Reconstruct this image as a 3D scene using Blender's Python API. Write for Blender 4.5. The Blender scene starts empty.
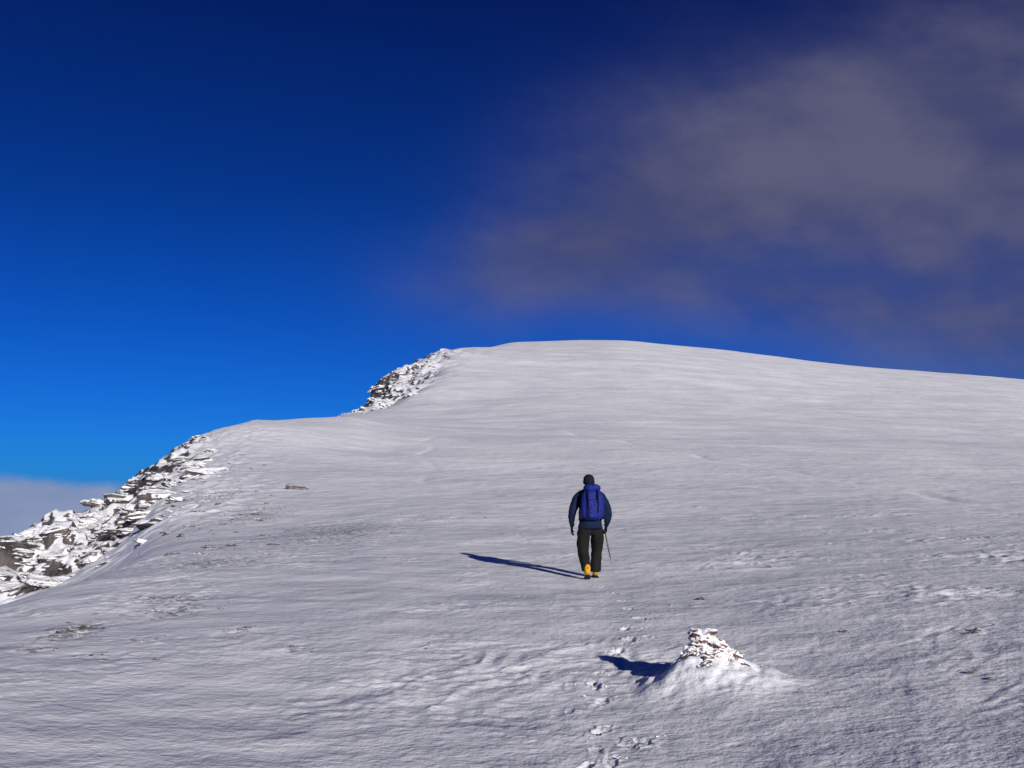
import bpy, bmesh, math, random
import numpy as np
from mathutils import Vector, Matrix, Euler, noise as mnoise
random.seed(7); rng=np.random.default_rng(7)
sc=bpy.context.scene
# ------------------------------------------------------------------ camera
F=1000.0; P=math.atan(116/1000.0); EYE=1.6
cam=bpy.data.cameras.new("camera"); co=bpy.data.objects.new("camera",cam); sc.collection.objects.link(co)
cam.sensor_width=36; cam.lens=36*F/1024; cam.clip_start=0.05; cam.clip_end=20000
co.location=(0,0,EYE); co.rotation_euler=(math.pi/2+P,0,0); sc.camera=co
sc.view_settings.view_transform='Standard'; sc.view_settings.look='None'; sc.view_settings.exposure=0
def pix_dir(u,v):
    a=(u-512)/F; b=(384-v)/F
    return a, math.cos(P)-b*math.sin(P), math.sin(P)+b*math.cos(P)
def pix_az_tan(u,v):
    x,y,z=pix_dir(u,v); return math.atan2(x,y), z/math.hypot(x,y)
# ------------------------------------------------------------------ noise
class PN:
    def __init__(s,seed):
        r=np.random.default_rng(seed); s.p=r.permutation(512).astype(np.int64)
        a=r.random(512)*2*np.pi; s.gx=np.cos(a); s.gy=np.sin(a)
    def __call__(s,x,y):
        xi=np.floor(x).astype(np.int64); yi=np.floor(y).astype(np.int64); fx=x-xi; fy=y-yi
        def g(i,j,dx,dy):
            h=s.p[(s.p[i&511]+j)&511]; return s.gx[h]*dx+s.gy[h]*dy
        ux=fx*fx*fx*(fx*(fx*6-15)+10); uy=fy*fy*fy*(fy*(fy*6-15)+10)
        a=g(xi,yi,fx,fy); b=g(xi+1,yi,fx-1,fy); c=g(xi,yi+1,fx,fy-1); d=g(xi+1,yi+1,fx-1,fy-1)
        return ((a+ux*(b-a))*(1-uy)+(c+ux*(d-c))*uy)*1.5
NZ=[PN(i) for i in range(12)]
def fbm(x,y,lam,o,k=0):
    t=0;a=1;s=0
    for i in range(o):
        t=t+a*NZ[(i+k)%12](x/lam+i*3.7,y/lam-i*1.9); s+=a; a*=.5; lam*=.5
    return t/s
def sst(a,b,x):
    t=np.clip((x-a)/(b-a),0,1); return t*t*(3-2*t)
# ------------------------------------------------------------------ base terrain control grid
R=np.array([0.3,3,6,8.5,12,17.5,25,35,50,70,95,130,180,260,350,500,800,1500,4000,9000.])
T={
-300:[780,700,650,640,660,680,690,700,720,740,760,780,790,790,770,700,590],
-100:[780,697,643,622,640,645,622,592,625,665,710,765,785,785,765,700,590],
0:[780,695,640,608,620,620,590,547,600,650,700,760,780,780,760,700,590],
60:[780,695,636,592,596,602,575,524,552,630,700,760,780,780,760,700,590],
120:[780,695,632,586,570,572,545,508,492,560,640,720,760,780,760,700,590],
160:[780,695,630,585,561,545,512,476,460,520,620,710,750,775,760,700,590],
200:[780,695,628,582,556,533,500,464,434,480,570,680,740,770,760,700,590],
260:[780,695,626,580,553,528,497,460,422,426,500,620,700,750,750,700,590],
345:[780,692,625,578,549,524,494,462,432,417,420,413,470,600,720,690,590],
375:[780,691,625,577,547,522,493,464,437,421,418,396,386,450,640,690,590],
400:[780,691,625,577,547,521,493,465,440,424,417,388,362,400,560,660,590],
440:[780,691,625,577,546,520,492,465,441,427,416,382,356,352,400,500,560],
520:[780,690,624,577,546,520,492,465,442,430,414,385,359,347,356,440,540],
600:[780,690,624,577,546,520,492,465,443,431,414,386,360,346,354,430,540],
700:[780,688,622,575,545,520,493,467,446,434,418,391,367,354,360,430,540],
850:[775,686,620,573,543,520,496,472,452,440,425,404,384,370,376,440,540],
1024:[770,684,618,572,542,520,500,478,460,448,436,414,398,384,389,450,540],
1300:[768,682,617,571,543,524,506,488,472,462,450,434,420,410,412,460,540]}
back=[-1.6,-1.6,-1.6,-1.7,-1.8,-2,-2.5,-3.5,-5,-8,-13,-22,-35,-60,-110,-200,-350]
rows_c=[]; az_c=[]
az_c.append(-math.pi); rows_c.append([-1.6,-1.6]+back+[-420])
az_c.append(-math.pi/2); rows_c.append([-1.6,-1.6,-1.6,-1.7,-2,-2.6,-4,-7,-13,-20,-30,-45,-65,-90,-115,-145,-210,-300,-360,-420])
for u in sorted(T):
    az,_=pix_az_tan(u,480); az_c.append(az); zz=[-1.6,-1.6]
    for r,v in zip(R[2:19],T[u]):
        _,t=pix_az_tan(512+ (u-512)*0.999,v); zz.append(r*t)
    zz.append(-420); rows_c.append(zz)
az_c.append(math.radians(60)); rows_c.append([-1.6,-1.6,-1.55,-1.45,-1.35,-1.2,-1,-.6,0,1,2,4,7,12,18,25,30,0,-200,-420])
az_c.append(math.pi/2); rows_c.append([-1.6,-1.6,-1.6,-1.55,-1.5,-1.5,-1.5,-1.6,-1.8,-2,-2.5,-4,-6,-10,-16,-28,-60,-130,-300,-420])
az_c.append(math.pi); rows_c.append([-1.6,-1.6]+back+[-420])
az_c=np.array(az_c); ZC=np.array(rows_c)  # K x NR
def slopes(x,Y):
    h=np.diff(x); d=np.diff(Y,axis=0)/h.reshape((-1,)+(1,)*(Y.ndim-1)); m=np.zeros_like(Y)
    for i in range(1,len(x)-1):
        w1=2*h[i]+h[i-1]; w2=h[i]+2*h[i-1]; a=d[i-1]; b=d[i]
        ok=a*b>0
        with np.errstate(all='ignore'):
            mm=(w1+w2)/(w1/np.where(ok,a,1)+w2/np.where(ok,b,1))
        m[i]=np.where(ok,mm,0)
    m[0]=d[0]; m[-1]=d[-1]; return m
def herm(x,Y,m,q):
    i=np.clip(np.searchsorted(x,q)-1,0,len(x)-2); h=x[i+1]-x[i]; t=(q-x[i])/h
    sh=(-1,)+(1,)*(Y.ndim-1); t=t.reshape(sh); h=h.reshape(sh)
    t2=t*t;t3=t2*t
    return (2*t3-3*t2+1)*Y[i]+(t3-2*t2+t)*h*m[i]+(-2*t3+3*t2)*Y[i+1]+(t3-t2)*h*m[i+1]
lnR=np.log(R)
Zr=ZC.T.copy(); mR=slopes(lnR,Zr)           # NR x K
LS=np.linspace(lnR[0],lnR[-1],3000)
A_f=herm(lnR,Zr,mR,LS)                        # 3000 x K
dl=LS[1]-LS[0]; sg=0.07/dl; kk=np.arange(-int(3*sg),int(3*sg)+1); ker=np.exp(-.5*(kk/sg)**2); ker/=ker.sum()
for c in range(A_f.shape[1]):
    p=np.pad(A_f[:,c],len(kk)//2,mode='edge'); A_f[:,c]=np.convolve(p,ker,mode='valid')
def colsAt(lr):   # returns K x n
    fi=np.clip((lr-LS[0])/dl,0,len(LS)-1.001); i=fi.astype(int); t=(fi-i)[:,None]
    return (A_f[i]*(1-t)+A_f[i+1]*t).T
def base_grid(rs,azs):
    A=colsAt(np.log(rs)); m=slopes(az_c,A); return herm(az_c,A,m,azs)   # naz x nr
RS=np.exp(np.linspace(math.log(4),math.log(700),900))
A_S=colsAt(np.log(RS)); M_S=slopes(az_c,A_S)
def pix_ground(u,v):
    az,t=pix_az_tan(u,v); prof=herm(az_c,A_S,M_S,np.array([az]))[0]
    tt=prof/RS; k=np.nonzero(tt>=t)[0]
    r=RS[k[0]] if len(k) else RS[np.argmax(tt)]
    return r*math.sin(az), r*math.cos(az)
# named spots
HX,HY=pix_ground(591,577); CX,CY=pix_ground(710,688)
def u_of(az,): return 512+F*np.tan(np.clip(az,-1.3,1.3))*0.9905
def detail(x,y,r,az):
    w=lambda L: np.clip(2-r/(66*L),0,1)
    near=np.clip(r/15,0.15,1)
    u=u_of(az)
    front=(np.abs(az)<1.2)
    ub=np.interp(r,[30,40,50,70,95,130,200],[-60,50,140,185,200,205,205])
    mA=(1-sst(-45,35,u-ub+26*fbm(x,y,9,3,5)))*sst(36,50,r)*(1-sst(140,200,r))
    mB=sst(195,235,r)*(1-sst(440,520,r))*(1-sst(-30,40,u-np.interp(r,[220,260,350,500],[370,418,450,455])+26*fbm(x,y,30,3,6)))*sst(200,330,u)
    mC=(1-sst(200,320,u+50*fbm(x,y,12,2,2)))*sst(28,45,r)*(1-sst(100,140,r))
    mA=np.where(front,mA,0); mB=np.where(front,mB,0); mC=np.where(front,mC,0)
    h=0.12*near*fbm(x,y,26,1,1)
    h+=np.clip((r-90)/200,0,1)*.9*fbm(x,y,80,3,2)
    h+=np.clip((r-40)/60,0,1)*.36*fbm(x,y,22,4,9)*w(6)
    h+=0.07*near*w(9)*fbm(x,y,9,2,3)
    rough=np.clip(.12+2.8*fbm(x,y,3.6,4,7),0.0,1.5)      # wind-scoured areas
    h+=0.016*near*w(3)*NZ[4](x/2.9,y/2.6)
    c,s=math.cos(.9),math.sin(.9); a=(x*c+y*s); b=(-x*s+y*c)
    wx=a+.45*NZ[2](x/.9,y/.9); b=b+.2*NZ[1](x/.7,y/.7)
    h+=w(1.)*.017*(.25+rough)*NZ[5](wx/1.1,b/.8)
    rr=1-np.abs(NZ[6](wx/.55,b/.36)); h+=w(.6)*.018*rough*(rr*rr)
    h+=w(.3)*.0095*(.18+rough)*NZ[8](wx/.22,b/.16)
    h+=w(.15)*.0048*(.3+rough)*NZ[9](x/.10,y/.10)
    h+=mC*w(1.2)*(.14*(1-np.abs(NZ[3](x/1.4,y/1.9)))**2+.06*NZ[5](x/.6,y/.6))
    def terr(n,k,sh):
        q=n*k; f=np.floor(q); t=q-f; return (f+sst(sh,1,t))/k
    if np.any(mA>0):
        n=fbm(x,y,8,4,4); h+=mA*(2.8*terr(n,8,.6)+.9*fbm(x,y,2.4,3,1)-.40)
    if np.any(mB>0):
        n=fbm(x,y,34,4,8); h+=mB*(8.0*terr(n,7,.6)+3.0*fbm(x,y,9,3,1)-3.2)
    # snow banked round the cairn
    dx=x-CX; dy=y-CY
    h+=.19*np.exp(-((dx/.38)**2+((dy+.05)/.36)**2))+.06*np.exp(-(((dx-.42)/.22)**2+((dy+.05)/.25)**2))+.07*np.exp(-(((dx+.28)/.24)**2+((dy+.14)/.26)**2))+.03*np.exp(-(((dx-.1)/.25)**2+((dy+.6)/.5)**2))
    h+=.045*np.exp(-((dx/.5)**2+(dy/.45)**2))*(NZ[5](x/.17,y/.2)+.6*NZ[8](x/.07,y/.08))
    # sparse stony patches (wind-scoured)
    pt=np.zeros_like(x)
    for (px,py,sx,sy,k) in PATCH:
        pt=np.maximum(pt,k*np.exp(-(((x-px)/sx)**2+((y-py)/sy)**2)))
    h+=pt*w(.3)*.035*(NZ[10](x/.28,y/.28)+NZ[11](x/.12,y/.12)*.5)
    return h,np.maximum(mA,mB),pt
PATCH=[]
for (u,v,du,dv,k) in [(72,632,45,9,.95),(168,612,60,6,.8),(292,652,22,8,.6),(100,656,60,5,.5),(330,536,150,16,.68),(210,565,110,7,.7),(250,520,80,14,.65),(240,632,30,4,.6),
                    (985,680,26,5,.45),(430,650,14,4,.25),(30,650,30,4,.7),(690,607,22,3,.4),(150,640,60,5,.4),(210,500,60,14,.7),(170,600,80,5,.7),(430,520,60,5,.5),(560,480,50,3,.45),(760,603,70,4,.45),(880,575,60,4,.45),(400,560,60,4,.4),(700,520,80,3,.4)]:
    px,py=pix_ground(u,v); rr=math.hypot(px,py); _,y2=pix_ground(u,v-dv); PATCH.append((px,py,du*rr/F*.7,max(.12,abs(y2-py)),k))
def H(x,y):
    x=np.array([x],float); y=np.array([y],float); r=np.hypot(x,y); az=np.arctan2(x,y)
    b=base_grid(r,az)[0,0]; d,_,_=detail(x,y,r,az); return float(b+d[0]+EYE)
# ------------------------------------------------------------------ terrain mesh
az_in=np.linspace(-math.radians(33),math.radians(33),1350)
e=np.geomspace(.0009,.09,70); e=np.cumsum(e)/np.sum(e)*(math.pi-math.radians(33))
azs=np.concatenate([(-math.radians(33)-e)[::-1][1:],az_in,math.radians(33)+e])   # closes at +pi with wrap
rs=np.concatenate([np.geomspace(.3,4,50)[:-1],np.geomspace(4,60,760)[:-1],np.geomspace(60,560,460)[:-1],np.geomspace(560,9000,60)])
na,nr=len(azs),len(rs)
Zb=base_grid(rs,azs)
AZ,RR=np.meshgrid(azs,rs,indexing='ij'); X=RR*np.sin(AZ); Y=RR*np.cos(AZ)
D,MK,PT=detail(X.ravel(),Y.ravel(),RR.ravel(),AZ.ravel())
Z=Zb+EYE+D.reshape(na,nr); MK=MK.reshape(na,nr); PT=PT.reshape(na,nr)
fresh=np.zeros_like(Z)
# footprints
prints=[]
tr=[(588,768),(611,764),(600,752),(628,748),(642,745),(596,733),(604,705),(597,690),(602,676),(622,668),(618,655),(631,643),(623,632),(641,622),(634,611),(620,601),(612,592),(602,586)]
for i,(u,v) in enumerate(tr):
    x,y=pix_ground(u+random.uniform(-4,4),v); prints.append((x,y,random.uniform(-.6,.6),random.uniform(.35,1.0) if i<14 else .5,random.uniform(.7,1.15)))
for (u,v) in [(590,560),(570,553),(560,545),(548,538),(535,530),(520,523),(508,516),(496,510),(484,504),(470,497),(458,492),(445,487),(432,482),(520,596),(500,588),(505,604),(486,575),(470,566),(430,506),(425,515),(434,498),(640,690),(560,690),(570,715),(650,640),(655,618)]:
    x,y=pix_ground(u,v); prints.append((x,y,random.uniform(-.5,.5),.3,random.uniform(.6,1)))
for (px,py,an,k,sz) in prints:
    r0=math.hypot(px,py); j0=np.searchsorted(rs,r0-.6); j1=np.searchsorted(rs,r0+.6); a0=math.atan2(px,py)
    i0=np.searchsorted(azs,a0-.6/r0); i1=np.searchsorted(azs,a0+.6/r0)
    xs=X[i0:i1,j0:j1]-px; ys=Y[i0:i1,j0:j1]-py
    c,s=math.cos(an),math.sin(an); lx=xs*c+ys*s; ly=-xs*s+ys*c
    sc_=(1+r0*.012)*sz
    d=np.sqrt((lx/(.048*sc_))**2+(ly/(.12*sc_))**2)+.8*NZ[3](xs/.06+px*9,ys/.06+py*5)
    hh=-.026*(1-sst(.5,1.15,d))+.007*np.exp(-((d-1.35)/.3)**2)*(1+2*NZ[7](xs/.04+px,ys/.04))
    Z[i0:i1,j0:j1]+=k*hh
    fresh[i0:i1,j0:j1]=np.maximum(fresh[i0:i1,j0:j1],.5*k*np.exp(-(np.maximum(d,0)/1.4)**4))
def track(pts,wd,dep):
    P3=[pix_ground(*p) for p in pts]
    for (x0,y0),(x1,y1) in zip(P3,P3[1:]):
        dx,dy=x1-x0,y1-y0; t=np.clip(((X-x0)*dx+(Y-y0)*dy)/(dx*dx+dy*dy),0,1)
        d=np.hypot(X-x0-t*dx+.5*np.sin(Y*.35),Y-y0-t*dy)
        m=np.exp(-(d/wd)**2)*np.clip(.6+1.6*NZ[4](X/6,Y/6),0,1); Z[:]-=dep*m; fresh[:]=np.maximum(fresh,.5*m)
track([(432,482),(425,455),(430,436)],.35,.06)
track([(560,432),(700,455),(860,482),(1040,512)],.5,.10)
track([(600,470),(760,488),(930,500)],.35,.06)
nv=na*nr
cor=np.stack([X,Y,Z],-1).reshape(-1,3)
cor=np.vstack([cor,[[0,0,0.0]]])
me=bpy.data.meshes.new("snow_ground"); me.vertices.add(nv+1); me.vertices.foreach_set("co",cor.ravel().astype(np.float32))
ii=np.arange(na); i2=(ii+1)%na
I,J=np.meshgrid(ii,np.arange(nr-1),indexing='ij'); I2=np.broadcast_to(i2[:,None],I.shape)
q=np.stack([I*nr+J,I2*nr+J,I2*nr+J+1,I*nr+J+1],-1).reshape(-1,4)
tri=np.stack([np.full(na,nv),i2*nr,ii*nr],-1)
loops=np.concatenate([q.ravel(),tri.ravel()]).astype(np.int32)
ls=np.concatenate([np.arange(len(q))*4,len(q)*4+np.arange(len(tri))*3]).astype(np.int32)
me.loops.add(len(loops)); me.loops.foreach_set("vertex_index",loops)
me.polygons.add(len(ls)); me.polygons.foreach_set("loop_start",ls)
me.polygons.foreach_set("use_smooth",np.ones(len(ls),dtype=bool))
me.update(calc_edges=True)
for nm,arr in (("rock",MK),("patch",PT),("fresh",fresh)):
    at=me.attributes.new(nm,'FLOAT','POINT'); at.data.foreach_set("value",np.append(arr.ravel(),0).astype(np.float32))
nrm=me.polygons[len(q)//2].normal
if nrm.z<0: me.flip_normals()
ground=bpy.data.objects.new("snow_ground",me); sc.collection.objects.link(ground)
# ------------------------------------------------------------------ material helpers
def newmat(n):
    m=bpy.data.materials.new(n); m.use_nodes=True; nt=m.node_tree
    return m,nt,nt.nodes["Principled BSDF"]
def N(nt,t,**k):
    n=nt.nodes.new(t)
    for a,b in k.items(): setattr(n,a,b)
    return n
def L(nt,a,b): nt.links.new(a,b)
def mth(nt,op,a,b=None,c=None,clamp=False):
    n=nt.nodes.new('ShaderNodeMath'); n.operation=op; n.use_clamp=clamp
    for i,v in enumerate((a,b,c)):
        if v is None: continue
        if isinstance(v,(int,float)): n.inputs[i].default_value=v
        else: nt.links.new(v,n.inputs[i])
    return n.outputs[0]
def mixc(nt,f,a,b):
    n=nt.nodes.new('ShaderNodeMix'); n.data_type='RGBA'
    for s,v in ((0,f),(6,a),(7,b)):
        if isinstance(v,(int,float)): n.inputs[s].default_value=v
        elif isinstance(v,tuple): n.inputs[s].default_value=v+(1,)
        else: nt.links.new(v,n.inputs[s])
    return n.outputs[2]
def noise(nt,vec,scale,det=4,rough=.55):
    n=nt.nodes.new('ShaderNodeTexNoise'); n.inputs['Scale'].default_value=scale; n.inputs['Detail'].default_value=det; n.inputs['Roughness'].default_value=rough
    nt.links.new(vec,n.inputs['Vector']); return n.outputs['Fac']
def mrange(nt,v,a,b,c=0,d=1):
    n=nt.nodes.new('ShaderNodeMapRange'); n.interpolation_type='SMOOTHSTEP'
    nt.links.new(v,n.inputs[0]); 
    for i,x in enumerate((a,b,c,d)): n.inputs[i+1].default_value=x
    return n.outputs[0]
SNOW=(.87,.87,.88)
# snow ground
m,nt,bs=newmat("snow"); geo=N(nt,'ShaderNodeNewGeometry'); pos=geo.outputs['Position']
ar=N(nt,'ShaderNodeAttribute',attribute_name="rock").outputs['Fac']; ap=N(nt,'ShaderNodeAttribute',attribute_name="patch").outputs['Fac']; af=N(nt,'ShaderNodeAttribute',attribute_name="fresh").outputs['Fac']
big=noise(nt,pos,.07,5,.65); mid=noise(nt,pos,1.3,5,.62); fine=noise(nt,pos,11,4,.65)
crust=mrange(nt,mth(nt,'ADD',mth(nt,'MULTIPLY',big,.6),mth(nt,'MULTIPLY',mid,.4)),.40,.58)
col=mixc(nt,crust,(.72,.725,.76),SNOW)
col=mixc(nt,mth(nt,'MULTIPLY',mrange(nt,fine,.52,.70),.35),col,(.58,.59,.64))
col=mixc(nt,mth(nt,'MULTIPLY',af,.7),col,(.92,.92,.93))
sx=N(nt,'ShaderNodeSeparateXYZ'); L(nt,geo.outputs['Normal'],sx.inputs[0]); nz=sx.outputs['Z']
rockn=noise(nt,pos,.8,6,.7)
rcol=mixc(nt,mrange(nt,mid,.35,.65),(.035,.032,.034),(.12,.10,.095))
steep=mth(nt,'ADD',nz,mth(nt,'MULTIPLY',mth(nt,'SUBTRACT',rockn,.5),1.1))
rf=mth(nt,'MULTIPLY',mrange(nt,steep,.82,.74),mrange(nt,ar,.12,.5))
col=mixc(nt,rf,col,rcol)
gr=noise(nt,pos,7,5,.7)
pf=mrange(nt,mth(nt,'ADD',mth(nt,'MULTIPLY',ap,.27),gr),.65,.76)
pf=mth(nt,'MULTIPLY',pf,mrange(nt,ap,.08,.4))
col=mixc(nt,mth(nt,'MULTIPLY',pf,.75),col,(.11,.105,.11))
L(nt,col,bs.inputs['Base Color']); bs.inputs['Roughness'].default_value=.6; bs.inputs['Specular IOR Level'].default_value=.2
b0=N(nt,'ShaderNodeBump'); b0.inputs['Strength'].default_value=.42; b0.inputs['Distance'].default_value=1.3; L(nt,big,b0.inputs['Height'])
b3=N(nt,'ShaderNodeBump'); b3.inputs['Strength'].default_value=.65; b3.inputs['Distance'].default_value=.09; L(nt,mid,b3.inputs['Height']); L(nt,b0.outputs[0],b3.inputs['Normal'])
b1=N(nt,'ShaderNodeBump'); b1.inputs['Strength'].default_value=.7; b1.inputs['Distance'].default_value=.024; L(nt,fine,b1.inputs['Height']); L(nt,b3.outputs[0],b1.inputs['Normal'])
L(nt,b1.outputs[0],bs.inputs['Normal']); ground.data.materials.append(m)
# rimed rock
def rockmat(name,c1,c2,lo,hi,ns,kn=1.3,k2=1.6):
    m,nt,bs=newmat(name); geo=N(nt,'ShaderNodeNewGeometry'); pos=geo.outputs['Position']
    n1=noise(nt,pos,ns,5,.65); n2=noise(nt,pos,ns*4,4,.6)
    rc=mixc(nt,mrange(nt,n1,.35,.65),c1,c2)
    sx=N(nt,'ShaderNodeSeparateXYZ'); L(nt,geo.outputs['Normal'],sx.inputs[0])
    k=mth(nt,'ADD',sx.outputs['Z'],mth(nt,'MULTIPLY',mth(nt,'SUBTRACT',n1,.5),kn)); k=mth(nt,'ADD',k,mth(nt,'MULTIPLY',mth(nt,'SUBTRACT',n2,.5),k2))
    L(nt,mixc(nt,mrange(nt,k,lo,hi),rc,SNOW),bs.inputs['Base Color']); bs.inputs['Roughness'].default_value=.8
    b=N(nt,'ShaderNodeBump'); b.inputs['Strength'].default_value=.8; b.inputs['Distance'].default_value=.15/ns; L(nt,n2,b.inputs['Height']); L(nt,b.outputs[0],bs.inputs['Normal'])
    return m
M_cliff=rockmat("rimed_rock",(.035,.032,.035),(.15,.125,.115),.05,.62,1.2,2.2)
M_crag=rockmat("rimed_crag",(.035,.034,.04),(.13,.115,.11),.02,.55,.45,2.2)
M_cairn=rockmat("cairn_stone",(.05,.026,.022),(.20,.10,.075),-.02,.30,5,2.6,1.4)
M_stone=rockmat("stone",(.05,.045,.045),(.15,.12,.11),.85,1.15,5)
M_chunk,nt,bs=newmat("snow_chunk"); bs.inputs['Base Color'].default_value=(.85,.85,.87,1); bs.inputs['Roughness'].default_value=.6
# ------------------------------------------------------------------ rocks (weathered, layered stones)
def add_rock(bm,loc,size,rot,n=16,boxy=.75,cuts=0,amp=.10):
    t=bmesh.new()
    for _ in range(n):
        p=Vector([random.uniform(-1,1) for _ in range(3)])
        mx=max(abs(c) for c in p); q=p/mx; s=p.normalized(); p=q*boxy+s*(1-boxy); p*=random.uniform(.82,1)
        t.verts.new((p.x*size[0]/2,p.y*size[1]/2,p.z*size[2]/2))
    bmesh.ops.convex_hull(t,input=t.verts[:])
    for v in [v for v in t.verts if not v.link_faces]: t.verts.remove(v)
    if cuts:
        bmesh.ops.subdivide_edges(t,edges=t.edges[:],cuts=cuts,use_grid_fill=True)
        bmesh.ops.smooth_vert(t,verts=t.verts[:],factor=.4,use_axis_x=True,use_axis_y=True,use_axis_z=True)
        t.normal_update(); S=sum(size)/3; o=Vector((random.uniform(0,50),)*3); k=2.6/S
        nor=[v.normal.copy() for v in t.verts]
        for v,nn_ in zip(t.verts,nor):
            p=v.co*k+o; d=mnoise.noise(p)+.5*mnoise.noise(p*2.3)
            lay=math.sin(v.co.z/size[2]*17+o.x+2*mnoise.noise(p*.7))
            v.co+=nn_*S*amp*d+Vector((nn_.x,nn_.y,0))*S*.04*(1 if lay>0 else -1)
    else:
        bmesh.ops.bevel(t,geom=t.edges[:],offset=min(size)*.06,segments=1,affect='EDGES')
    Mx=Matrix.Translation(loc)@Euler(rot).to_matrix().to_4x4(); t.transform(Mx)
    tmp=bpy.data.meshes.new("tmp"); t.to_mesh(tmp); t.free(); bm.from_mesh(tmp); bpy.data.meshes.remove(tmp)
def finish(bm,name,mat,smooth=False):
    me=bpy.data.meshes.new(name); bm.to_mesh(me); bm.free(); o=bpy.data.objects.new(name,me); sc.collection.objects.link(o)
    me.materials.append(mat)
    if smooth: me.polygons.foreach_set("use_smooth",[True]*len(me.polygons))
    return o
def crestv(u): return np.interp(u,[-40,0,30,60,90,120,150,170,200],[560,545,538,522,510,488,462,448,431])
bm=bmesh.new()
for _ in range(330):
    u=random.uniform(-60,215)
    v=crestv(u)+abs(random.gauss(0,1))*30+2
    if u>120 and v>crestv(u)+85: continue
    if u<100 and v>590: continue
    x,y=pix_ground(u,v); r=math.hypot(x,y)
    if r<34: continue
    s=random.uniform(.4,1.0)**1.5*random.choice([1,1,1.3,2.2])
    add_rock(bm,(x,y,H(x,y)-s*.14),(s*1.9,s*1.3,s*random.uniform(.35,.8)),(random.uniform(-.15,.15),random.uniform(-.2,.2),random.uniform(-.5,.5)),boxy=random.uniform(.5,.9),cuts=3)
finish(bm,"rock_outcrop",M_cliff)
bm=bmesh.new()
for _ in range(240):
    v=random.uniform(350,412); ue=np.interp(v,[345,350,360,372,384,400,412],[440,408,395,382,371,357,344])
    u=ue+abs(random.gauss(0,1))*np.interp(v,[345,375,412],[24,22,10])-1
    x,y=pix_ground(u,v+3); r=math.hypot(x,y)
    if r<190: continue
    s=random.uniform(.8,2.2)*random.choice([1,1,1.6])
    add_rock(bm,(x,y,H(x,y)-s*.28),(s*1.7,s*1.2,s*random.uniform(.4,.9)),(random.uniform(-.2,.2),random.uniform(-.3,.3),random.uniform(-.8,.8)),boxy=random.uniform(.5,.9),cuts=2)
finish(bm,"summit_crag",M_crag)
bm=bmesh.new(); x,y=pix_ground(298,490)
add_rock(bm,(x,y,H(x,y)+.12),(1.25,.8,.36),(0,.05,.2),22,.8,cuts=4,amp=.06); add_rock(bm,(x-.35,y+.2,H(x,y)+.08),(.7,.6,.3),(0,-.1,.5),16,.8,cuts=3)
finish(bm,"boulder",M_stone)
bm=bmesh.new()
spots=[(700,599,.12),(707,600,.07),(980,637,.09),(974,640,.07),(845,637,.07),(960,676,.05),(972,679,.06),(990,684,.05),(670,606,.05),(75,631,.14),(62,634,.11),(88,628,.11),(247,631,.09)]
for (u,v,s) in spots:
    x,y=pix_ground(u,v); add_rock(bm,(x,y,H(x,y)+s*.02),(s*1.5,s*1.1,s*.55),(0,0,random.uniform(-1,1)),14,.7,cuts=2)
for (px,py,sx_,sy_,k) in PATCH:
    if px>0 : continue
    for _ in range(int(20*k)):
        x=random.gauss(px,sx_*.6); y=random.gauss(py,sy_*.6); r=math.hypot(x,y); s=random.uniform(.012,.038)*(1+r/22)
        if y<6: continue
        add_rock(bm,(x,y,H(x,y)),(s*1.6,s*1.2,s*.35),(0,0,random.uniform(-1,1)),10,.7)
for _ in range(110):
    u=random.uniform(110,275); v=random.uniform(450,560)
    x,y=pix_ground(u,v); r=math.hypot(x,y); s=random.uniform(.10,.36)
    add_rock(bm,(x,y,H(x,y)-s*.06),(s*1.6,s*1.2,s*.45),(0,0,random.uniform(-1,1)),12,.7,cuts=1)
finish(bm,"scattered_stones",M_stone)
bm=bmesh.new()
for (px,py,an,k,sz) in prints[:18]:
    for _ in range(random.randint(1,4)):
        x=px+random.gauss(0,.11); y=py+random.gauss(0,.14); s=random.uniform(.006,.02)
        add_rock(bm,(x,y,H(x,y)+s*.1),(s*1.6,s*1.3,s*.7),tuple(random.uniform(-.5,.5) for _ in range(3)),10,.6)
finish(bm,"snow_crust_fragments",M_chunk)
# ------------------------------------------------------------------ cairn
gz=H(CX,CY)-.21
bm=bmesh.new()
def st(dx,dy,dz,sx,sy,sz,rz=0,ry=0,rx=0): add_rock(bm,(CX+dx,CY+dy,gz+dz),(sx,sy,sz),(rx,ry,rz),20,.65,cuts=4,amp=.16)
for k in range(40):
    a=random.uniform(0,6.28); t=random.random()**1.2; q=.33*(1-t)*random.uniform(.5,1.0)
    st(-.06*t+q*math.cos(a)+.03,q*math.sin(a)+.03,.10+.17*t,random.uniform(.14,.22),random.uniform(.12,.18),random.uniform(.09,.14),random.uniform(-1.5,1.5),.7*q/.27*math.cos(a)+random.uniform(-.35,.35),random.uniform(-.45,.45))
st(-.06,.0,.32,.23,.17,.12,.2,.12); st(-.05,.0,.375,.22,.16,.085,-.2,-.08); st(.05,-.03,.30,.17,.14,.11,.6,.45)
st(.12,-.03,.245,.18,.14,.11,-.3,.55); st(.20,-.01,.20,.16,.13,.10,.5,.5); st(-.16,-.02,.22,.16,.13,.12,.3,-.5)
st(.36,-.02,.10,.10,.09,.07,.4,.3); st(.43,.0,.09,.08,.08,.06,.1,-.2); st(.30,-.05,.13,.11,.09,.07,.9,.2)
finish(bm,"cairn",M_cairn)
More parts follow.
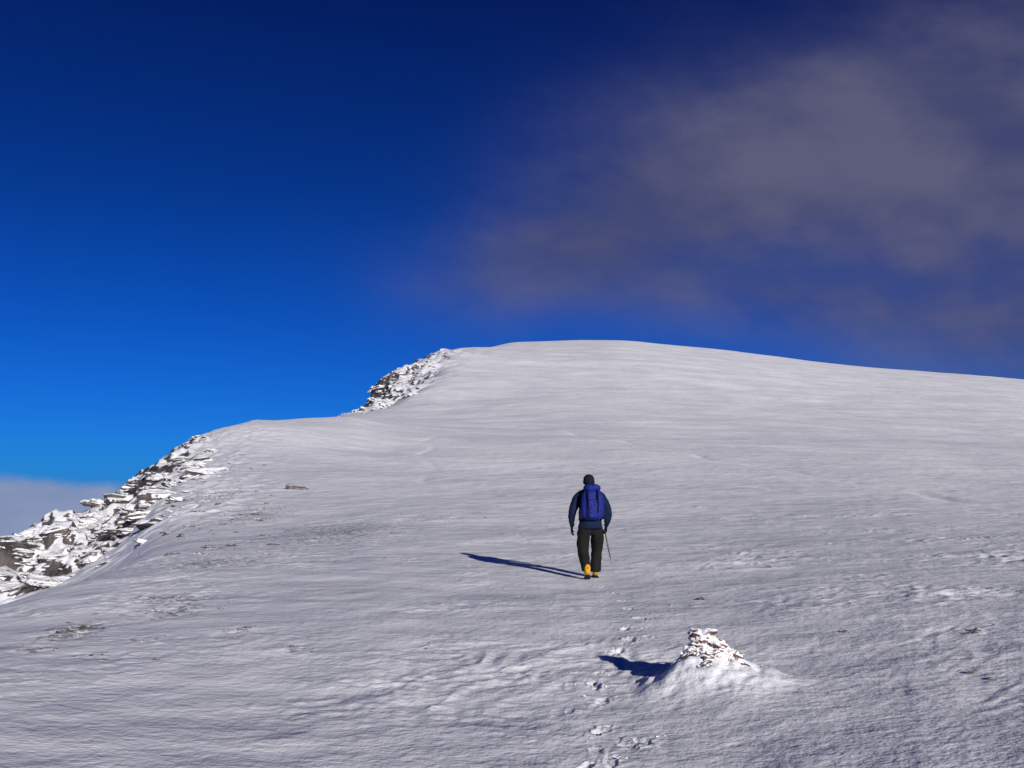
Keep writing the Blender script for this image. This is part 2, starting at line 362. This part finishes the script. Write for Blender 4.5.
# ------------------------------------------------------------------ hiker
def simple(name,c,rough=.8,ns=60,amp=.25):
    m,nt,bs=newmat(name); tc=N(nt,'ShaderNodeTexCoord').outputs['Object']; n=noise(nt,tc,ns,3)
    L(nt,mixc(nt,n,tuple(x*(1-amp) for x in c),tuple(x*(1+amp) for x in c)),bs.inputs['Base Color']); bs.inputs['Roughness'].default_value=rough; bs.inputs['Specular IOR Level'].default_value=.15
    f=noise(nt,tc,11,3); b=N(nt,'ShaderNodeBump'); b.inputs['Strength'].default_value=.9; b.inputs['Distance'].default_value=.035; L(nt,f,b.inputs['Height']); L(nt,b.outputs[0],bs.inputs['Normal'])
    return m
M_jack=simple("jacket_fabric",(.004,.012,.034)); M_tr=simple("trouser_fabric",(.009,.009,.008)); M_gl=simple("glove_fabric",(.006,.006,.007)); M_skin=simple("skin",(.5,.32,.25),.6)
M_hat=simple("hat_wool",(.008,.008,.012)); M_pack=simple("pack_nylon",(.007,.015,.15),.6); M_packd=simple("pack_webbing",(.005,.006,.03)); M_yel=simple("boot_yellow",(.55,.28,.02),.6); M_sole=simple("boot_rubber",(.02,.02,.02)); M_met=simple("axe_metal",(.12,.12,.13),.5); M_met.node_tree.nodes["Principled BSDF"].inputs['Metallic'].default_value=.6
hk=bpy.data.objects.new("hiker",None); sc.collection.objects.link(hk)
def skinmesh(name,verts,edges,radii,sub=2,root=0):
    me=bpy.data.meshes.new(name); me.from_pydata(verts,edges,[]); o=bpy.data.objects.new(name,me); sc.collection.objects.link(o)
    md=o.modifiers.new("s",'SKIN'); md.use_smooth_shade=True
    for i,r in enumerate(radii):
        me.skin_vertices[0].data[i].radius=r if isinstance(r,tuple) else (r,r)
        me.skin_vertices[0].data[i].use_root=(i==root)
    o.modifiers.new("u",'SUBSURF').levels=sub
    dg=bpy.context.evaluated_depsgraph_get(); ev=bpy.data.meshes.new_from_object(o.evaluated_get(dg)); bpy.data.objects.remove(o)
    o=bpy.data.objects.new(name,ev); sc.collection.objects.link(o); o.parent=hk
    ev.polygons.foreach_set("use_smooth",[True]*len(ev.polygons)); return o
V=[(0,0,.95),(0,.02,1.08),(0,.05,1.24),(0,.08,1.38),(0,.10,1.47),(0,.12,1.55),
   (-.105,0,.88),(-.13,.03,.70),(-.13,.06,.50),(-.115,-.06,.30),(-.095,-.17,.14),
   (.105,.02,.88),(.135,.12,.70),(.14,.20,.52),(.125,.20,.30),(.11,.19,.10),
   (-.13,.08,1.44),(-.205,.07,1.40),(-.275,.03,1.26),(-.32,.0,1.13),(-.325,.05,1.01),(-.31,.10,.91),
   (.13,.08,1.44),(.205,.07,1.40),(.275,.03,1.26),(.315,.0,1.13),(.31,.05,1.01),(.29,.09,.91)]
E=[(0,1),(1,2),(2,3),(3,4),(4,5),(0,6),(6,7),(7,8),(8,9),(9,10),(0,11),(11,12),(12,13),(13,14),(14,15),
   (4,16),(16,17),(17,18),(18,19),(19,20),(20,21),(4,22),(22,23),(23,24),(24,25),(25,26),(26,27)]
RD=[(.18,.145),(.17,.135),(.18,.14),(.185,.135),(.12,.10),(.06,.06),.14,.13,.105,.098,.088,.14,.13,.108,.098,.09,
    .09,.095,.085,.074,.066,.05,.09,.095,.085,.074,.066,.05]
b=skinmesh("body",V,E,RD)
for mm in (M_tr,M_jack,M_skin): b.data.materials.append(mm)
for v in b.data.vertices:   # cloth folds in the baggy trousers and sleeves
    n=mnoise.noise(Vector((v.co.x*9,v.co.y*9,v.co.z*16)))*.016
    v.co+=Vector((v.normal.x,v.normal.y,0))*n
for p in b.data.polygons:
    c=p.center; p.material_index=2 if c.z>1.53 and abs(c.x)<.08 else (1 if (c.z>.90 or abs(c.x)>.255) else 0)
def lathe(name,rings,mat,seg=28):
    bm=bmesh.new(); rr=[]
    for (cx,cy,cz,rx,ry) in rings: rr.append([bm.verts.new((cx+rx*math.cos(2*math.pi*i/seg),cy+ry*math.sin(2*math.pi*i/seg),cz)) for i in range(seg)])
    for a,b_ in zip(rr,rr[1:]):
        for i in range(seg): bm.faces.new((a[i],a[(i+1)%seg],b_[(i+1)%seg],b_[i]))
    bm.faces.new(rr[0][::-1]); bm.faces.new(rr[-1]); o=finish(bm,name,mat,True); o.parent=hk; return o
lathe("jacket_hem",[(0,.01,.86,.185,.15),(0,.01,.855,.205,.165),(0,.01,.90,.205,.168),(0,.015,1.0,.19,.155),(0,.03,1.15,.18,.145)],M_jack)
# head: skull with face
bm=bmesh.new(); bmesh.ops.create_uvsphere(bm,u_segments=28,v_segments=20,radius=1)
for v in bm.verts:
    x,y,z=v.co; jaw=1-.28*max(0,-z)*(1 if y>-.2 else .6)
    v.co=Vector((x*.077*jaw,y*.096*(1-.1*max(0,-z)),z*.118))
    if v.co.y>.06 and abs(v.co.x)<.016 and -.045<v.co.z<.01: v.co.y+=.022*(1-abs(v.co.x)/.016)
    for sx_ in (-1,1):
        d=(Vector((v.co.x-sx_*.03,v.co.z-.008))).length
        if v.co.y>0 and d<.02: v.co.y-=.008
head=finish(bm,"head",M_skin,True)
head.parent=hk; head.location=(0,.15,1.655); head.rotation_euler=(-.12,0,0)
def ball(name,loc,s,mat,rot=(0,0,0)):
    bm=bmesh.new(); bmesh.ops.create_uvsphere(bm,u_segments=16,v_segments=10,radius=1)
    for v in bm.verts: v.co=Vector((v.co.x*s[0],v.co.y*s[1],v.co.z*s[2]))
    o=finish(bm,name,mat,True); o.parent=hk; o.location=loc; o.rotation_euler=rot; return o
for sx_,n in ((-1,"left"),(1,"right")):
    ball("eye_"+n,(sx_*.03,.235,1.655),(.012,.012,.009),M_hat); ball("ear_"+n,(sx_*.077,.145,1.645),(.01,.02,.03),M_skin)
ball("mouth",(0,.232,1.60),(.024,.01,.006),simple("lips",(.35,.12,.1)))
lathe("hat",[(0,.145,1.625,.080,.098),(0,.145,1.63,.098,.114),(0,.147,1.675,.104,.118),(0,.147,1.685,.098,.112),(0,.146,1.73,.094,.106),(0,.143,1.77,.072,.082),(0,.14,1.792,.038,.045),(0,.14,1.798,.005,.006)],M_hat)
ball("hair",(0,.11,1.60),(.082,.085,.07),M_hat)
lathe("hood",[(0,.09,1.46,.13,.11),(0,.09,1.50,.125,.115),(0,.085,1.54,.11,.10),(0,.09,1.59,.098,.09),(0,.10,1.595,.06,.06)],M_jack)
# backpack
def sbox(name,loc,s,mat,rot=(0,0,0),e=.45,taper=0,seg=24):
    bm=bmesh.new(); bmesh.ops.create_uvsphere(bm,u_segments=seg,v_segments=seg//2+2,radius=1)
    sg_=lambda v,p: math.copysign(abs(v)**p,v)
    for v in bm.verts:
        x,y,z=v.co; rxy=math.hypot(x,y); 
        cx,cy=(x/rxy,y/rxy) if rxy>1e-6 else (0,0); zz=sg_(z,e); rr=rxy**e
        X_=sg_(cx,e)*rr*(1+taper*zz); Y_=sg_(cy,e)*rr*(1+taper*zz*.6)
        v.co=Vector((X_*s[0],Y_*s[1],zz*s[2]))
        v.co+=Vector((1,1,.6))*.016*mnoise.noise(v.co*13)
    o=finish(bm,name,mat,True); o.parent=hk; o.location=loc; o.rotation_euler=rot; return o
tl=(-.10,0,0)
sbox("backpack_body",(0.01,-.17,1.27),(.20,.12,.27),M_pack,tl,.62,-.06)
sbox("backpack_lid",(0.01,-.13,1.55),(.15,.125,.07),M_pack,(-.2,0,0),.75)
sbox("backpack_front_pocket",(0.01,-.285,1.20),(.13,.045,.16),M_pack,tl,.6,-.05)
for s_,n in ((-1,"left"),(1,"right")):
    sbox("side_pocket_"+n,(s_*.195+.01,-.16,1.12),(.04,.08,.10),M_packd,tl,.6)
    skinmesh("shoulder_strap_"+n,[(s_*.09,-.05,1.47),(s_*.105,.03,1.535),(s_*.12,.14,1.49),(s_*.13,.215,1.38),(s_*.15,.19,1.24),(s_*.16,.03,1.12)],[(i,i+1) for i in range(5)],[(.032,.012)]*6,1).data.materials.append(M_packd)
    skinmesh("compression_strap_"+n,[(s_*.085,-.26,1.53),(s_*.085,-.315,1.42),(s_*.08,-.34,1.20),(s_*.08,-.31,1.03)],[(i,i+1) for i in range(3)],[(.014,.009)]*4,1).data.materials.append(M_packd)
skinmesh("hip_belt",[(-.17,-.08,1.03),(-.195,.03,1.02),(-.12,.15,1.01),(.12,.15,1.01),(.195,.03,1.02),(.17,-.08,1.03)],[(i,i+1) for i in range(5)],[(.02,.035)]*6,1).data.materials.append(M_packd)
skinmesh("haul_loop",[(-.03,-.06,1.57),(-.02,-.06,1.61),(.02,-.06,1.61),(.03,-.06,1.57)],[(0,1),(1,2),(2,3)],[.007]*4,1).data.materials.append(M_packd)
# hands (gloved), five fingers each
def hand(side,wr,curl,nm):
    s_=side; wx,wy,wz=wr
    o=skinmesh("palm_"+nm,[(wx,wy,wz+.03),(wx,wy+.01,wz-.02),(wx,wy+.015,wz-.07),(wx,wy+.02,wz-.09)],[(0,1),(1,2),(2,3)],[.038,(.024,.040),(.022,.046),(.018,.042)],1); o.data.materials.append(M_gl)
    for k in range(4):
        yy=wy+.055-.027*k; L_=[.075,.085,.08,.06][k]; zz=wz-.085; c=curl*(1+.05*k)
        p0=Vector((wx,yy,zz)); pts=[p0+Vector((0,0,.03)),p0]; a=0
        for j,f in enumerate((.45,.32,.23)):
            a+=c*(.5 if j==0 else 1); d=Vector((-s_*math.sin(a),0,-math.cos(a))); pts.append(pts[-1]+d*L_*f)
        f_=skinmesh(f"finger_{k+1}_{nm}",[tuple(p) for p in pts],[(i,i+1) for i in range(len(pts)-1)],[.011,.012,.0115,.011,.009],1); f_.data.materials.append(M_gl)
    t=skinmesh("thumb_"+nm,[(wx,wy+.03,wz-.02),(wx-s_*.012,wy+.06,wz-.045),(wx-s_*.03,wy+.072,wz-.075),(wx-s_*.045,wy+.07,wz-.10)],[(0,1),(1,2),(2,3)],[.016,.015,.013,.011],1); t.data.materials.append(M_gl)
hand(-1,(-.31,.11,.885),.45,"left"); hand(1,(.29,.10,.885),1.05,"right")
for s_,w,n in ((-1,(-.31,.10,.90),"left"),(1,(.29,.09,.90),"right")):
    skinmesh("glove_cuff_"+n,[(w[0],w[1]-.02,w[2]+.05),(w[0],w[1],w[2]-.02)],[(0,1)],[.060,.050],1).data.materials.append(M_gl)
def tube(name,pts,rad,mat): o=skinmesh(name,pts,[(i,i+1) for i in range(len(pts)-1)],rad,1); o.data.materials.append(mat); return o
tube("axe_shaft",[(.272,.11,.80),(.31,.06,.56),(.345,.02,.36)],[(.010,.016)]*3,M_met)
tube("axe_spike",[(.345,.02,.37),(.355,.01,.29)],[.009,.003],M_met)
tube("axe_pick",[(.272,.11,.80),(.272,.20,.795),(.272,.27,.77),(.272,.30,.745)],[(.012,.008),(.010,.014),(.008,.010),(.004,.004)],M_met)
tube("axe_adze",[(.272,.11,.80),(.272,.04,.80),(.272,-.01,.79)],[(.012,.008),(.012,.008),(.030,.006)],M_met)
def boot(nm,ax,ay,az,pitch,main):
    e_=bpy.data.objects.new("boot_"+nm,None); sc.collection.objects.link(e_); e_.parent=hk; e_.location=(ax,ay,az); e_.rotation_euler=(pitch,0,0)
    o=skinmesh("boot_upper_"+nm,[(0,0,.16),(0,-.01,.06),(0,.0,.0),(0,.08,-.02),(0,.16,-.035)],[(0,1),(1,2),(2,3),(3,4)],[(.066,.070),(.062,.066),(.05,.055),(.048,.042),(.036,.028)],2); o.data.materials.append(main); o.parent=e_
    s=sbox("boot_sole_"+nm,(0,.055,-.065),(.052,.155,.018),M_sole,(0,0,0),.55); s.parent=e_
    g=skinmesh("gaiter_strap_"+nm,[(-.06,0,.07),(0,-.066,.07),(.06,0,.07)],[(0,1),(1,2)],[.012]*3,1); g.data.materials.append(M_sole); g.parent=e_
boot("left",-.09,-.19,.115,-.35,M_yel); boot("right",.11,.19,.085,0,M_yel)
lathe("gaiter_right",[(.11,.19,.11,.08,.09),(.11,.19,.13,.095,.10),(.118,.195,.28,.095,.10),(.12,.2,.36,.08,.09)],M_tr)
hk.location=(HX,HY,min(H(HX-.08,HY-.2),H(HX+.1,HY+.2))+.0); hk.rotation_euler=(0,0,.08)
# ------------------------------------------------------------------ light
EL=math.radians(15.7); sd=Vector((.43*math.cos(EL),-.903*math.cos(EL),math.sin(EL)))
sun=bpy.data.lights.new("sun",'SUN'); sun.energy=5; sun.angle=math.radians(.5); sun.color=(1,.955,.91); so=bpy.data.objects.new("sun",sun); sc.collection.objects.link(so)
so.rotation_euler=sd.to_track_quat('Z','Y').to_euler(); so.location=(20,-40,30)
# ------------------------------------------------------------------ sky
w=bpy.data.worlds.new("World"); sc.world=w; w.use_nodes=True; nt=w.node_tree; bg=nt.nodes["Background"]
sky=N(nt,'ShaderNodeTexSky',sky_type='NISHITA'); sky.sun_disc=False; sky.sun_elevation=EL; sky.sun_rotation=math.atan2(.43,-.903); sky.altitude=1000; sky.air_density=1.0; sky.dust_density=.2; sky.ozone_density=3
tc=N(nt,'ShaderNodeTexCoord').outputs['Generated']; sp=N(nt,'ShaderNodeSeparateXYZ'); L(nt,tc,sp.inputs[0])
cr=N(nt,'ShaderNodeValToRGB'); L(nt,sp.outputs['Z'],cr.inputs[0]); els=cr.color_ramp.elements
els[0].position=0; els[0].color=(.030,.25,.9,1); els[1].position=.5; els[1].color=(.008,.052,.28,1)
for p_,c_ in ((.05,(.024,.25,.84,1)),(.161,(.014,.185,.68,1)),(.293,(.009,.118,.46,1))):
    e2=els.new(p_); e2.color=c_
mul=N(nt,'ShaderNodeMix',data_type='RGBA',blend_type='MULTIPLY'); mul.inputs[0].default_value=1; L(nt,sky.outputs[0],mul.inputs[6]); L(nt,cr.outputs[0],mul.inputs[7])
col=mul.outputs[2]
# clouds, defined by compass direction and elevation
ymax=mth(nt,'MAXIMUM',sp.outputs['Y'],.05)
a=mth(nt,'DIVIDE',sp.outputs['X'],ymax); e_=mth(nt,'DIVIDE',sp.outputs['Z'],ymax)
cv=N(nt,'ShaderNodeCombineXYZ'); L(nt,mth(nt,'ADD',a,mth(nt,'MULTIPLY',e_,.8)),cv.inputs[0]); L(nt,mth(nt,'MULTIPLY',mth(nt,'SUBTRACT',e_,mth(nt,'MULTIPLY',a,.25)),1.7),cv.inputs[1])
n1=noise(nt,cv.outputs[0],3.4,6,.55); n2=noise(nt,cv.outputs[0],11,4,.6)
def blob(ca,ce,ra,re,tilt,k):
    c,s=math.cos(tilt),math.sin(tilt)
    da=mth(nt,'SUBTRACT',a,ca); de=mth(nt,'SUBTRACT',e_,ce)
    p=mth(nt,'DIVIDE',mth(nt,'ADD',mth(nt,'MULTIPLY',da,c),mth(nt,'MULTIPLY',de,s)),ra)
    q_=mth(nt,'DIVIDE',mth(nt,'SUBTRACT',mth(nt,'MULTIPLY',de,c),mth(nt,'MULTIPLY',da,s)),re)
    d=mth(nt,'ADD',mth(nt,'MULTIPLY',p,p),mth(nt,'MULTIPLY',q_,q_))
    return mth(nt,'MULTIPLY',mth(nt,'EXPONENT',mth(nt,'MULTIPLY',d,-1)),k)
bl=None
for args in ((.33,.37,.28,.12,.25,1.0),(.62,.31,.28,.18,0,.95),(.08,.27,.17,.065,.35,.75),(.25,.205,.22,.035,-.1,.3),(.55,.17,.28,.07,0,.45)):
    b_=blob(*args); bl=b_ if bl is None else mth(nt,'ADD',bl,b_)
nn=mth(nt,'ADD',mth(nt,'MULTIPLY',mth(nt,'SUBTRACT',n1,.5),1.7),mth(nt,'MULTIPLY',mth(nt,'SUBTRACT',n2,.5),.35))
dens=mth(nt,'MULTIPLY',bl,mth(nt,'ADD',1.0,nn))
cf=mth(nt,'MULTIPLY',mrange(nt,dens,-.05,1.2),.90)
ccol=mixc(nt,mrange(nt,n1,.35,.65),(.66,.74,1.65),(1.22,1.2,2.0))
col=mixc(nt,cf,col,ccol)
# distant cloud sea low on the left
wv=mth(nt,'ADD',.0235,mth(nt,'MULTIPLY',mth(nt,'SUBTRACT',n2,.5),.016)); wv=mth(nt,'SUBTRACT',wv,mth(nt,'MULTIPLY',mth(nt,'ADD',a,.5),.10))
sea=mrange(nt,mth(nt,'SUBTRACT',e_,wv),.006,-.009)
col=mixc(nt,mth(nt,'MULTIPLY',sea,.95),col,mixc(nt,n2,(1.7,2.3,4.2),(3.2,3.7,5.2)))
L(nt,col,bg.inputs['Color']); bg.inputs['Strength'].default_value=.1
